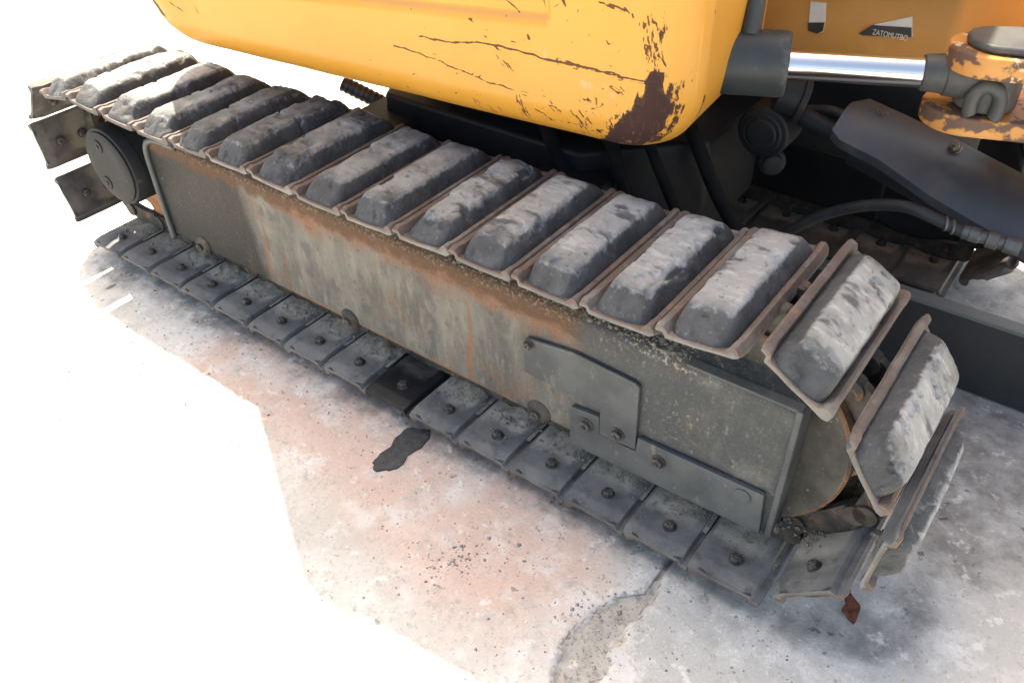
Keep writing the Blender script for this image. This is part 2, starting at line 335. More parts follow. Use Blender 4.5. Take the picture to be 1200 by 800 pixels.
# oil stain, leaf, grit ----------------------------------------------------
pl = pix_g([(436, 543), (446, 532), (458, 524), (463, 513), (474, 504), (490, 502), (501, 505), (501, 515), (492, 525), (478, 534), (472, 545), (458, 551), (442, 551)])
c = np.mean(pl, 0); V = []; n = len(pl)
fine = []
for k in range(n):
    for s in range(6):
        q = np.array(pl[k])*(1-s/6)+np.array(pl[(k+1) % n])*s/6; d = (q-c); d = d*(1+.12*(fbm(np.array([*q, 0])*70, 3, 4)-.5)*2); fine.append(c+d)
bm = bmesh.new(); top = [bm.verts.new((q[0], q[1], G+.0032)) for q in fine]; low = [bm.verts.new((c[0]+(q[0]-c[0])*1.03, c[1]+(q[1]-c[1])*1.03, G-.004)) for q in fine]
bm.faces.new(top)
for k in range(len(top)): bm.faces.new((low[k], low[(k+1) % len(top)], top[(k+1) % len(top)], top[k]))
bm_obj('oil_stain', bm, M['oil'], label='small black oil stain on the pink concrete beside the lower shoes', cat='oil stain')
lp = [(-.030, .002, .0), (-.020, .008, .004), (-.006, .013, .006), (.010, .011, .004), (.022, .004, .003), (.031, 0, .010), (.020, -.006, .002), (.008, -.012, .007), (-.008, -.010, .002), (-.022, -.006, .006)]
lp = [(x*(1+.25*rng.normal()*.5), y*(1+.5*rng.normal()*.5), abs(z+rng.normal()*.003)) for x, y, z in lp]
bm = bmesh.new(); vs = [bm.verts.new(p) for p in lp]; mid = [bm.verts.new((x, 0, z)) for x, z in ((-.018, .001), (0, -.001+.003), (.018, .001))]
for a, b, c2 in ((0, 1, 10), (1, 2, 10), (2, 11, 10), (2, 3, 11), (3, 12, 11), (3, 4, 12), (4, 5, 12), (5, 6, 12), (6, 7, 12), (7, 11, 12), (7, 8, 11), (8, 10, 11), (8, 9, 10), (9, 0, 10)):
    bm.verts.ensure_lookup_table(); bm.faces.new([bm.verts[i] for i in (a, b, c2)])
lf = bm_obj('dry_leaf', bm, M['leaf'], smooth=True, label='curled red brown dry leaf on the concrete under the lowest right shoe', cat='leaf')
s = lf.modifiers.new('thick', 'SOLIDIFY'); s.thickness = .0012
p = at(997, 714, 'z', G+.006)
for (a_, b_) in (((-.030, .002, .003), (-.062, .010, .008)),):
    tube('stem', [a_, ((a_[0]+b_[0])/2, .004, .009), b_], .0012, M['leaf'], lf, n=6, sub=3)
lf.location = p; lf.rotation_euler = (.25, .1, math.radians(-62)); lf.scale = (1.05, 1.25, 1.9)
def clods(name, pts, size, mt, parent=None, **k):
    """many little angular lumps joined into one mesh"""
    base = np.array([(1, 0, 0), (-1, 0, 0), (0, 1, 0), (0, -1, 0), (0, 0, 1), (0, 0, -1)], float)
    T = np.array([(0, 2, 4), (2, 1, 4), (1, 3, 4), (3, 0, 4), (2, 0, 5), (1, 2, 5), (3, 1, 5), (0, 3, 5)])
    n = len(pts); sz = np.asarray(size)[:, None, None]*rng.uniform(.5, 1.2, (n, 6, 1)); an = rng.uniform(0, 6.28, n)
    B = base[None]*sz; x = B[..., 0]*np.cos(an)[:, None]-B[..., 1]*np.sin(an)[:, None]; y = B[..., 0]*np.sin(an)[:, None]+B[..., 1]*np.cos(an)[:, None]
    V = np.stack([x, y, B[..., 2]*.7], -1)+np.asarray(pts)[:, None]; Q = (T[None]+6*np.arange(n)[:, None, None]).reshape(-1, 3)
    return link(bpy.data.objects.new(name, mesh_np(name, V.reshape(-1, 3), Q, mt, smooth=False)), parent, **k)
pts = []; sz = []
for _ in range(900):
    x = rng.uniform(.1, 2.5); y = -abs(rng.normal(0, .22))-.0
    pts.append((x, y, G+.001)); sz.append(rng.gamma(1.6, .0007)+.0006)
for cxp, cyp, nn, sp in ((515, 665, 90, .03), (545, 650, 40, .02), (340, 385, 40, .05), (460, 455, 60, .03), (700, 720, 90, .035), (600, 650, 40, .04), (680, 790, 60, .03), (300, 400, 30, .05), (900, 720, 40, .08)):
    p = at(cxp, cyp, 'z', G)
    for _ in range(nn): pts.append((p[0]+rng.normal(0, sp), p[1]+rng.normal(0, sp), G+.001)); sz.append(rng.gamma(1.8, .0009)+.0008)
clods('grit', pts, sz, M['pebble'], label='loose grit and small stones on the concrete', cat='grit', kind='stuff')

# ------------------------------------------------------------------ the excavator
EX = bpy.data.objects.new('excavator', None)
link(EX, label='worn yellow mini excavator standing on steel tracks with rubber pads', cat='excavator')
EX.location = (0, 0, 0)
# shoes --------------------------------------------------------------------
PROF = [(-.0520, 0), (-.0560, .0105), (-.0675, .0125), (-.0685, .0185), (-.0665, .0225), (-.0610, .0235), (-.0550, .0228), (-.0505, .016), (-.047, .009), (-.02, .008), (0, .008), (.02, .008), (.047, .009),
        (.0505, .016), (.0550, .0228), (.0600, .0245), (.0640, .0235), (.0690, .0120), (.0700, .004), (.0615, 0), (.03, 0), (0, 0), (-.03, 0)]
def shoe_mesh(seed, mt):
    ys = np.concatenate([[0, .002, .005, .009, .014, .020, .0255, .0275], np.linspace(.034, W-.034, 24), W-np.array([.0275, .0255, .020, .014, .009, .005, .002, 0])]); n = len(PROF); V = []; O = []; D = []
    for y in ys:
        e = min(y, W-y); k = 1-.35*(1-sst(0, .014, e)); out = .0055*max(0, 1-e/.0265); sh = 1-.035*(1-sst(0, .01, e))
        for ip, (s, h) in enumerate(PROF):
            q = np.array([s*9, y*9, h*9+seed*5.3])
            nz = .0018*(fbm(q*3, 3, seed)-.5) if h > .012 else .0006*(fbm(q*2, 2, seed)-.5)
            V.append((s*sh+nz, y+(.004*(fbm(np.array([s*40, seed*3.1+(y > .1), 0]), 2, 5)-.5) if e < .001 else 0), (h if h < .01 else .01+(h-.01)*k)+out+nz))
            O.append(1.0 if 3 <= ip <= 17 else 0.0)
            D.append(0 if (h > .003 or ip == 0) else .10+.80*float(sst(.045, .12, y)))
    V = np.array(V); m = len(ys); Q = gridq(m, n, True); Q = [tuple(int(i) for i in q) for q in Q]
    c0 = len(V); V = np.vstack([V, [(0, -.0002, .006+.0055), (0, W+.0002, .006+.0045)]]); O += [.8, .8]; D += [0, 0]
    # end caps as strips between inner and outer line so that the U profile stays open
    def cap(base, flip):
        F_ = [(0, 1, 2, 3, 4, 5, 6, 7, 8), (0, 8, 9, 22), (22, 9, 10, 21), (21, 10, 11, 20), (20, 11, 12, 19), (19, 12, 13, 14, 15, 16, 17, 18)]
        return [tuple(base+i for i in (f[::-1] if flip else f)) for f in F_]
    V = V[:c0]; O = O[:c0]; D = D[:c0]
    Q += cap(0, True)+cap((m-1)*n, False)
    me = mesh_np('track_shoe', V, Q, mt, dict(outer=O, dust=D)); me.set_sharp_from_angle(angle=math.radians(26))
    return me
SH = [shoe_mesh(i, M['shoe']) for i in range(3)]; SHD = [shoe_mesh(i+5, M['shoe_dull']) for i in range(2)]; SHN = shoe_mesh(9, M['shoe_new'])
def pad_mesh(seed, fine=True, worn=0.0, H=.052, wear_shade=1.0):
    a, b = (38, 118) if fine else (14, 36)
    u = np.linspace(-1, 1, a); v = np.linspace(0, 1, b)
    U, Vv = np.meshgrid(u, v, indexing='ij'); hw = .0505; y0, y1 = .001, W-.001
    S = U*hw; Y = y0+Vv*(y1-y0); Pn = np.stack([S*1, Y*1, 0*S+seed*3.7], -1)
    jag = .0042*(fbm(Pn*50, 3, seed)-.5)*2+.009*(fbm(Pn*np.array([11, 14, 1]), 2, seed+31)-.5)*2
    ex = hw-np.abs(S); ey = np.minimum(Y-y0, y1-Y); rc = .030
    dx = np.maximum(rc-ex, 0); dy = np.maximum(rc-ey, 0)
    d = np.minimum(np.minimum(ex, ey), rc)-np.hypot(dx, dy)*((dx > 0) & (dy > 0))+np.where((dx > 0) & (dy > 0), rc-np.minimum(np.minimum(ex, ey), rc), 0)
    d = np.where((dx > 0) & (dy > 0), rc-np.hypot(dx, dy), np.minimum(ex, ey))
    def rnd(t): t = np.clip(t, 0, 1); return np.sqrt(np.clip(1-(1-t)**2.2, 0, 1))
    kk = .034+.030*fbm(Pn*7, 2, seed+2)
    end = rnd((ey+.4*jag+.0008)/.009)*(.46+.54*sst(.0, 1.0, (ey+.8*jag)/kk))
    side = rnd((ex+jag*.7+.0008)/(.004+.010*fbm(Pn*12, 2, seed+21)))
    cor = rnd((d+.001)/.022)
    top = np.minimum(end, 1)*side*cor
    bite = sst(.60, .66, fbm(Pn*np.array([13, 11, 1]), 3, seed*3+40))*(1-sst(.012, .030, np.minimum(ex, ey*.55)))*.016
    slope = .003*(1-sst(.0, .10, ey))
    crown = .003*(1-U**2)-.001
    lump = .008*(fbm(Pn*np.array([14, 8, 1]), 3, seed+4)-.5)+.003*(fbm(Pn*60, 3, seed+6)-.5)
    chip = sst(.55, .66, fbm(Pn*np.array([45, 24, 1]), 3, seed+8))*(1-sst(.008, .017, np.minimum(ex, ey*.7)))*.012
    gash = sst(.66, .70, fbm(Pn*np.array([30, 55, 1]), 3, seed+14))*.005
    h = .004+(H-.004-worn)*top+(crown+lump-slope)*top-(chip+gash+bite)*top
    S2 = S*(1-.07*top)+jag*.3*(1-top); Y2 = Y+.0*Y
    wear = wear_shade*sst(.80, .985, top)*(.55+.45*sst(.02, .09, ey)); rim = sst(.72, .90, top)*(1-sst(.95, 1.0, top)); wear = wear*(1-.8*sst(.004, .009, chip+bite))
    V = np.stack([S2, Y2, h], -1).reshape(-1, 3)
    return mesh_np('rubber_pad', V, gridq(a, b)[:, ::-1] if False else gridq(a, b), M['rubber'], dict(wear=wear, rim=rim))
def link_mesh(yc):
    """one side plate of a track chain link with its round pin bosses"""
    bm = bmesh.new(); out = []
    pr_ = [(-.068, -.020), (-.060, -.010), (-.030, -.002), (.030, -.002), (.060, -.010), (.066, -.022), (.066, -.044), (.052, -.054), (.02, -.050), (-.02, -.050), (-.052, -.054), (-.066, -.044)]
    A = [bm.verts.new((s, yc-.008, n)) for s, n in pr_]; B = [bm.verts.new((s, yc+.008, n)) for s, n in pr_]; k = len(A)
    bm.faces.new(A); bm.faces.new(B[::-1])
    for i in range(k): bm.faces.new((A[i], B[i], B[(i+1) % k], A[(i+1) % k]))
    for s in (-.062, .062): rings(bm, [((s, yc-.014, -.033), .020), ((s, yc+.012, -.033), .020)], 14, axis=(0, 1, 0))
    bmesh.ops.recalc_face_normals(bm, faces=bm.faces)
    me = bpy.data.meshes.new('track_link'); bm.to_mesh(me); bm.free(); me.materials.append(M['link']); return me
LK = [link_mesh(.146), link_mesh(.216)]
_b = hexbolt('bolt', (0, 0, 0), (0, 0, -1), .0105, .011, M['bolt'], None); BOLT = _b.data; bpy.data.objects.remove(_b)
PADS = {}
def add_shoe(cx, cz, nrm, y0=0, pad=0, me=None, fine=True, links=True, bolts=(.054,), tilt=0, label=None, worn=0, padmesh=None):
    """plate centred at (cx, cz) with its outer face pointing along nrm (x, z)"""
    a = math.atan2(nrm[0], nrm[1])          # rotation about Y that takes Z to nrm
    R = Matrix.Rotation(a, 4, 'Y') @ Matrix.Rotation(tilt, 4, 'Z')
    o = bpy.data.objects.new('track_shoe', me); o.matrix_world = Matrix.Translation((cx, y0, cz)) @ R
    link(o, EX, label=label)
    if padmesh is None: padmesh = pad_mesh(pad, fine, worn, wear_shade={4: .75, 5: .6, 6: .6, 7: .65, 8: .75, 9: .8, 10: .9}.get(pad, 1.0))  # pads in shade get less white: shade carried by the wear colour
    p = bpy.data.objects.new('rubber_pad', padmesh); link(p, o)
    for y in bolts:
        b = bpy.data.objects.new('bolt', BOLT); b.location = (random.uniform(-.002, .002), y, -.0002); b.rotation_euler = (0, 0, random.random()*3); link(b, o)
    if links:
        for m_ in LK: l = bpy.data.objects.new('track_link', m_); l.location = (0, 0, 0); link(l, o)
    return o
tipz = [.478, .503, .497, .493, .497, .504, .507, .501, .500, .506, .512, .513, .514, .521, .543]
for k in range(1, 15):
    x1 = .021+.135*k; x0 = x1-.135; z0 = tipz[k-1]; z1 = tipz[k]
    if k == 14: z0 = .527
    n = Vector((-(z1-z0), x1-x0)).normalized()
    me = SHD[k % 2] if k < 6 else SH[k % 3]
    add_shoe((x0+x1)/2-n.x*.023, (z0+z1)/2-n.y*.023, n, 0, pad=k, me=me, tilt=random.uniform(-.006, .006), bolts=(), worn=(.004 if k in (8, 10) else 0))
add_shoe(1.988, .511, (.515, .857), 0, pad=15, me=SH[0], bolts=())
add_shoe(2.108, .405, (.82, .57), 0, pad=16, me=SH[1], bolts=(), tilt=.012)
add_shoe(2.160, .260, (.995, -.08), 0, pad=17, me=SH[2], bolts=(.054,))
add_shoe(2.086, .124, (.70, -.71), 0, pad=18, me=SH[0], bolts=(.054,))
for k in range(15):
    z = .035+(.004 if k == 14 else 0); me = SH[k % 3]
    if k == 8: me = SHN
    add_shoe(.0675+.135*k, z, (0.03 if k == 14 else random.uniform(-.008, .008), -1), 0, pad=20+k, me=me, tilt=random.uniform(-.008, .008), label='newer black shoe' if k == 8 else None)
for cx, cz, nn in ((-.040, .418, (-.82, .57)), (-.094, .288, (-1, -.07)), (-.058, .138, (-.96, -.28))):
    add_shoe(cx, cz, nn, 0, pad=40+int(cz*10), me=SHD[0], bolts=(.054, .12))
# the far track (lower run, idler end and upper run)
Y2 = 1.105; fp = [pad_mesh(60, False), pad_mesh(61, False)]
for k in range(4, 15): add_shoe(.0675+.135*k, .035, (0, -1), Y2, me=SH[k % 3], bolts=(.12,), padmesh=fp[k % 2])
for cx, cz, nn in ((1.984, .505, (.515, .857)), (2.101, .401, (.82, .57)), (2.153, .260, (.995, -.08)), (2.086, .124, (.70, -.71))): add_shoe(cx, cz, nn, Y2, me=SHD[0], bolts=(.12,), padmesh=fp[0])
for k in range(6, 15): add_shoe(.0675+.135*k-.09, .48, (0, 1), Y2, me=SHD[k % 2], bolts=(), padmesh=fp[k % 2])
# side frame -----------------------------------------------------------------
def loft_frame():
    xs = axis_steps([(.30, 1.992, .007)])
    sec = [(.26, .112), (.092, .112)]+[(.090, .112+.275*t) for t in np.linspace(.01, 1, 40)]+[(.096, .396)]+[(.10+.095*t, .398+.048*t) for t in np.linspace(.05, 1, 14)]+[(.21, .447), (.26, .40)]
    Yc = np.array([s[0] for s in sec]); Zc = np.array([s[1] for s in sec]); X, Yg = np.meshgrid(xs, Yc, indexing='ij'); _, Zg = np.meshgrid(xs, Zc, indexing='ij')
    Pn = np.stack([X, Yg, Zg], -1)
    tl = .0*X
    Zg = np.where(Zg > .38, Zg+.003*(fbm(Pn*30, 3, 4)-.5)+.012*sst(.45, .9, fbm(Pn*np.array([9, 9, 9]), 3, 8))*sst(.10, .13, Yg), Zg)
    Yg = Yg+.0035*(fbm(Pn*4, 2, 6)-.5)
    side = (Yg < .096)
    mud = np.where(Zg > .382, 1.0, sst(.315, .385, Zg)*.85)*(1-sst(1.60, 1.85, X)*.45)
    mud = np.maximum(mud, .5*sst(.155, .125, Zg)*0)
    stre = vnoise(np.stack([X*24, 0*X, Zg*1.5], -1), 3); rust = 1.0*sst(.27, .39, Zg+.05*(fbm(Pn*6, 3, 17)-.5))*sst(.5, .9, X)*(1-sst(1.6, 1.8, X))+.62*sst(.45, .9, stre)*sst(1.35, 1.0, X)*sst(.5, .62, X)*.6
    for xc, wd, z0, z1, a in ((1.325, .010, .11, .34, 1.0), (1.285, .005, .13, .33, .8), (.70, .012, .13, .33, .85), (.77, .007, .12, .24, .8), (1.46, .02, .11, .38, .5), (1.18, .03, .11, .36, .35)):
        rust = np.maximum(rust, a*np.exp(-((X-xc-.006*np.sin(Zg*30))/wd)**2)*sst(z0-.03, z0+.02, Zg)*sst(z1+.03, z1-.03, Zg))
    rust = np.maximum(rust, .8*sst(.14, .112, Zg)*sst(.6, .8, X)*(1-sst(1.4, 1.5, X)))
    dark = 1.0*(1-sst(.56, .70, X+.10*(Zg-.25)))+.45*(1-sst(.65, 1.2, X))+.25*sst(1.85, 1.95, X)
    blue = .85*sst(1.50, 1.62, X); fleck = .62*np.exp(-(((X-1.80)/.11)**2+((Zg-.27)/.10)**2))+.8*np.exp(-(((X-1.74-(Zg-.3)*0)/.16)**2+((Zg-.40)/.03)**2))
    fleck = fleck*.9+.25
    n = len(sec); V = np.stack([X, Yg, Zg], -1).reshape(-1, 3); Q = [tuple(int(i) for i in q) for q in gridq(len(xs), n, True)]
    Q += [tuple(range(n))[::-1], tuple((len(xs)-1)*n+i for i in range(n))]
    me = mesh_np('track_frame', V, Q, M['frame'], dict(mud=mud, rust=rust, dark=dark, blue=blue, fleck=fleck))
    return me
FR = bpy.data.objects.new('track_frame', loft_frame()); link(FR, EX)
es = FR.modifiers.new('es', 'EDGE_SPLIT'); es.split_angle = math.radians(38)
# raised rim at the left end
rim = [(.100, .112), (.286, .112), (.280, .355), (.292, .385), (.315, .402)]
tube('end_flange', [(.297, .084, .10), (.294, .084, .20), (.292, .084, .30), (.294, .084, .352), (.306, .085, .380), (.328, .088, .392), (.36, .09, .396), (.42, .092, .397)], .0075, M['plate'], FR, n=8)
box('end_plate', (.285, .088, .105), (.302, .255, .385), M['hub'], FR, bev=.004)
# idler guard fold at the right end, top ridge of the guard
prism('guard_fold', [(1.985, .100), (1.997, .100), (1.999, .404), (1.987, .404)], M['plate'], FR, 'y', .082, .135, .003)
prism('guard_ridge', [(.086, .397), (.100, .402), (.100, .409), (.084, .404)], M['plate'], FR, 'x', 1.80, 1.996, .0015)
def poly_y(pts, y): return [(float(at(px, py, 'y', y)[0]), float(at(px, py, 'y', y)[2])) for px, py in pts]
prism('cover_plate', poly_y([(614, 398), (617, 396), (671, 413), (744, 449), (749, 455), (744, 527), (701, 509), (703, 481), (615, 436)], .080), M['plate'], FR, 'y', .080, .0885, .002, label='bolted L shaped cover plate')
prism('lower_guard_plate', poly_y([(669, 476), (702, 489), (702, 509), (744, 529), (747, 513), (895, 581), (889, 626), (667, 519)], .078), M['plate'], FR, 'y', .078, .0885, .002)
for px, py, y, r in ((620, 403, .080, .009), (724, 508, .080, .0115), (687, 497, .078, .013), (772, 540, .078, .0115)):
    p = at(px, py, 'y', y); hexbolt('bolt', p, (0, -1, 0), r, .012, M['bolt'], FR)
p = at(870, 581, 'y', .078); cyl('plug', (p[0], .081, p[2]), (p[0], .0755, p[2]), .016, M['plate'], FR, n=24, bev=.001)
for px, py in ((629, 485), (408, 376), (236, 289)):
    p = at(px, py, 'y', .082)
    cyl('roller_cap', (p[0], .10, p[2]), (p[0], .080, p[2]), .027, M['link'], FR, n=28, bev=.003, prof=[(0, .029), (.6, .029), (.8, .024), (1, .019)])
    hexbolt('bolt', (p[0], .080, p[2]), (0, -1, 0), .0105, .008, M['bolt'], FR, washer=False)
# track rollers under the frame
for x in (.40, .68, .95, 1.22, 1.49, 1.75):
    cyl('track_roller', (x, .105, .125), (x, .235, .125), .05, M['link'], EX, n=28, prof=[(0, .030), (.1, .052), (.25, .052), (.3, .042), (.7, .042), (.75, .052), (.9, .052), (1, .03)])
cyl('carrier_roller', (1.05, .13, .405), (1.05, .21, .405), .03, M['link'], EX, n=24)
# idler -------------------------------------------------------------------------
def lathe_y(name, cx, cz, prof, mt, parent, n=64, edge=None, **k):
    V = []; A = []
    for y, r in prof:
        for i in range(n):
            t = 2*math.pi*i/n; V.append((cx+r*math.cos(t), y, cz+r*math.sin(t))); A.append(edge(y, r) if edge else 0)
    Q = [tuple(int(i) for i in q) for q in gridq(len(prof), n, True)]
    Q += [tuple(range(n))[::-1], tuple((len(prof)-1)*n+i for i in range(n))]
    me = mesh_np(name, V, Q, mt, dict(edge=A)); o = link(bpy.data.objects.new(name, me), parent, **k)
    e = o.modifiers.new('es', 'EDGE_SPLIT'); e.split_angle = math.radians(32); return o
IP = [(.128, .02), (.128, .06), (.136, .075), (.140, .11), (.134, .15), (.124, .180), (.119, .192), (.118, .199), (.122, .204), (.145, .205), (.148, .185), (.19, .185), (.193, .205), (.216, .204), (.22, .195), (.21, .1), (.21, .02)]
lathe_y('idler_wheel', 1.878, .285, IP, M['idler'], EX, 96, edge=lambda y, r: 1.0 if r > .196 else .0)
prism('idler_bearing_block', [(1.80, .21), (1.965, .21), (1.975, .235), (1.975, .34), (1.965, .36), (1.80, .36)], M['frame'], EX, 'y', .094, .122, .004)
# sprocket + final drive ------------------------------------------------------
bm = bmesh.new(); nt_ = 44; A = []; B = []
for i in range(nt_):
    t = 2*math.pi*i/nt_; r = .185 if i % 4 in (0, 1) else .160
    A.append(bm.verts.new((.14+r*math.cos(t), .150, .262+r*math.sin(t)))); B.append(bm.verts.new((.14+r*math.cos(t), .185, .262+r*math.sin(t))))
bm.faces.new(A); bm.faces.new(B[::-1])
for i in range(nt_): bm.faces.new((A[i], B[i], B[(i+1) % nt_], A[(i+1) % nt_]))
bm_obj('sprocket', bm, M['rusty'], EX, bev=.003)
hc = at(131, 196, 'y', .045); HX, HZ = float(hc[0]), float(hc[2])
hub = lathe_y('final_drive_hub', HX, HZ, [(.045, .095), (.0445, .100), (.046, .104), (.052, .107), (.075, .108), (.077, .106), (.085, .1065), (.12, .108), (.20, .112)], M['hub'], EX, 72)
lathe_y('hub_cover', HX, HZ, [(.0385, .060), (.0385, .094), (.0400, .0965), (.0455, .0965)], M['hub'], hub, 72)
for px, py in ((115, 172), (127, 214), ):
    p = at(px, py, 'y', .0385); lathe_y('drain_boss', float(p[0]), float(p[2]), [(.0355, .010), (.0355, .0165), (.037, .0185), (.0387, .0185)], M['hub'], hub, 24)
    cyl('drain_plug', (p[0], .0355, p[2]), (p[0], .0335, p[2]), .0055, M['dark'], hub, n=6, bev=0)
prism('drive_housing', [(.16, .12), (.30, .12), (.30, .37), (.22, .40), (.12, .37)], M['dark'], EX, 'y', .20, .30, .01)
# caked soil ---------------------------------------------------------------------
pts = []; sz = []
for _ in range(3600):
    x = rng.uniform(.33, 1.8); t = abs(rng.normal(0, .4)); yy = .095+.09*min(t, 1.2); zz = .398+(yy-.10)*.5+.004
    if fbm(np.array([x*9, yy*30, 0]), 3, 7) < .46: continue
    pts.append((x, yy, zz)); sz.append(rng.gamma(2, .0009)+.0008)
for k in range(15):                      # on the inner ends of the lower shoes
    if k == 8: continue
    for _ in range(70):
        x = .0675+.135*k+rng.uniform(-.058, .058); y = .125-abs(rng.normal(0, .03)); pts.append((x, max(y, .03), .036)); sz.append(rng.gamma(1.8, .0007)+.0006)
    xc = .0675+.135*k
    for _ in range(26): pts.append((xc+rng.normal(0, .026), .105+rng.normal(0, .016), .038)); sz.append(rng.gamma(2.0, .0007)+.0008)
for _ in range(260): pts.append((rng.uniform(1.9, 2.1), rng.uniform(.1, .2), rng.uniform(.09, .12))); sz.append(rng.gamma(2, .0014)+.001)
clods('caked_soil', pts, sz, M['soil'], EX, kind='stuff')
def mound(k, xc):
    a, b = 30, 26; u = np.linspace(-1, 1, a); v = np.linspace(-1, 1, b); U, V_ = np.meshgrid(u, v, indexing='ij')
    Pn = np.stack([U*2+k*5, V_*2, 0*U], -1); d = np.hypot(U, V_*1.0)+.35*(fbm(Pn*1.2, 3, 3)-.5)*2
    h = .016*(1-sst(.0, 1.0, d))*(1+.4*(fbm(Pn*2.0, 3, 5)-.5))+.002*(fbm(Pn*7, 3, 9)-.5)*(d < 1)-.002
    hx = .062; hy = .062
    me = mesh_np('caked_soil', np.stack([xc+U*hx, .142+V_*hy, .035+h], -1).reshape(-1, 3), gridq(a, b), M['soil'])
    link(bpy.data.objects.new('caked_soil', me), EX, kind='stuff')
for k in range(15):
    if k != 8: mound(k, .0675+.135*k)
# upper body ----------------------------------------------------------------------
TH = .094; BX, BY = 1.655, .287          # right front corner of the plan, turned by TH
def body_mesh():
    z = axis_steps([(.612, .93, .0021), (.93, .95, .005), (.95, 1.2, .02), (1.2, 1.95, .15)])  # height above view is invented, to cast the tall shadow on the ground
    # perimeter in local coords: u runs to the left along the front, v goes back
    Lf, Dp = 1.42, .36; rc = .085
    per = []
    for v in np.linspace(Dp, rc, 90): per.append((0, v, 'r', (0, v)))
    for t in np.linspace(0, math.pi/2, 56)[1:]: per.append((rc-rc*math.cos(t), rc-rc*math.sin(t), 'c', t))
    for u_ in np.linspace(rc, Lf-.16, 560)[1:]: per.append((u_, 0, 'f', u_))
    for t in np.linspace(0, math.pi/2, 20)[1:]: per.append((Lf-.16+.16*math.sin(t), .16-.16*math.cos(t), 'l', t))
    for v in np.linspace(.16, Dp, 10)[1:]: per.append((Lf, v, 'l', 1))
    Uu = np.array([p[0] for p in per]); Vv = np.array([p[1] for p in per]); n = len(per)
    ZZ, U0 = np.meshgrid(z, Uu, indexing='ij'); _, V0 = np.meshgrid(z, Vv, indexing='ij')
    def inset(R, zz): t = np.clip((zz-.612)/R, 0, 1); return R*(1-np.sqrt(1-(1-t)**2))
    cxu, cyv = Lf*.5, Dp*.62
    uf = np.clip(U0/Lf, 0, 1)
    iR = inset(.135, ZZ)*.75; iF = inset(.075, ZZ); iL = inset(.20, ZZ)
    U1 = U0+iR*(1-sst(0, .34, U0))-iL*sst(Lf-.36, Lf, U0); V1 = V0+iF*(1-sst(0, .22, V0))
    # pressed recess above the crease line, slight dents
    u_e = BX-1.40; zl = .832-.068*(U0-u_e)
    rec = sst(-.004, .010, ZZ-zl)*sst(-.004, .012, U0-u_e)*(1-sst(Lf-.25, Lf-.2, U0))*(V0 < .01)
    bead = np.exp(-((ZZ-zl-.0)/.008)**2)*sst(-.006, .01, U0-u_e)*(V0 < .01)
    Pn = np.stack([U0, V0, ZZ], -1); dent = .004*(fbm(Pn*5, 2, 3)-.5)
    V1 = V1+.012*rec+.005*bead+dent*(V0 < .05)
    X = BX-U1*math.cos(TH)-V1*math.sin(TH)*1.0; Yw = BY-U1*math.sin(TH)+V1*math.cos(TH)
    # marks in surface coordinates: (horizontal run along the skin, height)
    run = np.concatenate([[0], np.cumsum(np.hypot(np.diff(Uu), np.diff(Vv)))]); run = run-run[90+55]   # 0 where the front face begins
    RR = np.broadcast_to(run, ZZ.shape)
    rust = np.zeros(ZZ.shape); rub = np.zeros(ZZ.shape); scm = np.zeros(ZZ.shape)
    def fr(px, py):
        # pixel -> (run, height) on the front face plane
        d = fw+RT*(px-600)/(1000*F)-UP*(py-400)/(1000*F); nrm = np.array([math.sin(TH), -math.cos(TH), 0]); p0 = np.array([BX, BY, 0])
        t = np.dot(p0-CAM, nrm)/np.dot(d, nrm); q = CAM+t*d; return ((BX-q[0])/math.cos(TH)-rc, q[2])
    def scr(pts, wd, amp, tgt=0):
        pl = [fr(*p) for p in pts]; q, _ = dseg(RR, ZZ+.004*(vnoise(np.stack([RR*60, ZZ*0, ZZ*60], -1), 2)-.5), pl)
        v = amp*np.exp(-(q/wd)**2)
        if tgt: np.maximum(rub, v, out=rub)
        else: np.maximum(scm, v, out=scm)
    L3 = .0019
    scr([(500, 45), (530, 50), (570, 50), (610, 60), (650, 72), (700, 82), (740, 92), (768, 98)], L3, 1.05); scr([(640, 71), (700, 84), (766, 101)], .0012, .8)
    scr([(462, 54), (490, 62), (520, 74), (545, 84)], L3, .9); scr([(545, 84), (575, 97), (605, 106)], L3, .8); scr([(600, 104), (650, 116)], L3, .55); scr([(492, 43), (512, 48)], L3, .85)
    fine_ = [((606, 108), (618, 144), 9, 7, .0016), ((628, 128), (652, 148), 5, 4, .0013), ((672, 124), (698, 164), 12, 8, .0016), ((686, 132), (706, 158), 6, 6, .0013), ((645, 118), (664, 136), 6, 6, .0014),
             ((690, 0), (738, 12), 4, 4, .002), ((655, 144), (735, 164), 6, 5, .0012), ((576, 54), (600, 82), 7, 9, .0013), ((640, 66), (700, 84), 7, 5, .0013), ((728, 6), (742, 20), 6, 6, .0018),
             ((684, 116), (704, 122), 5, 4, .0016), ((700, 130), (716, 122), 6, 6, .0013), ((545, 22), (560, 28), 3, 4, .0014), ((715, 95), (745, 118), 6, 9, .0013), ((548, 110), (575, 140), 7, 12, .0012), ((760, 20), (775, 90), 22, 10, .0018)]
    for (xa_, ya_), (xb_, yb_), cnt, sp_, wd_ in fine_:
        for _ in range(cnt):
            t_ = rng.uniform(0, .7); ln_ = rng.uniform(.08, .38); ox, oy = rng.normal(0, sp_*.5), rng.normal(0, sp_*.35)
            q0_ = (xa_+(xb_-xa_)*t_+ox, ya_+(yb_-ya_)*t_+oy); q1_ = (xa_+(xb_-xa_)*(t_+ln_)+ox+rng.normal(0, 1.5), ya_+(yb_-ya_)*(t_+ln_)+oy+rng.normal(0, 1.5)); scr([q0_, q1_], wd_*rng.uniform(.6, 1.3), rng.uniform(.65, 1.05))
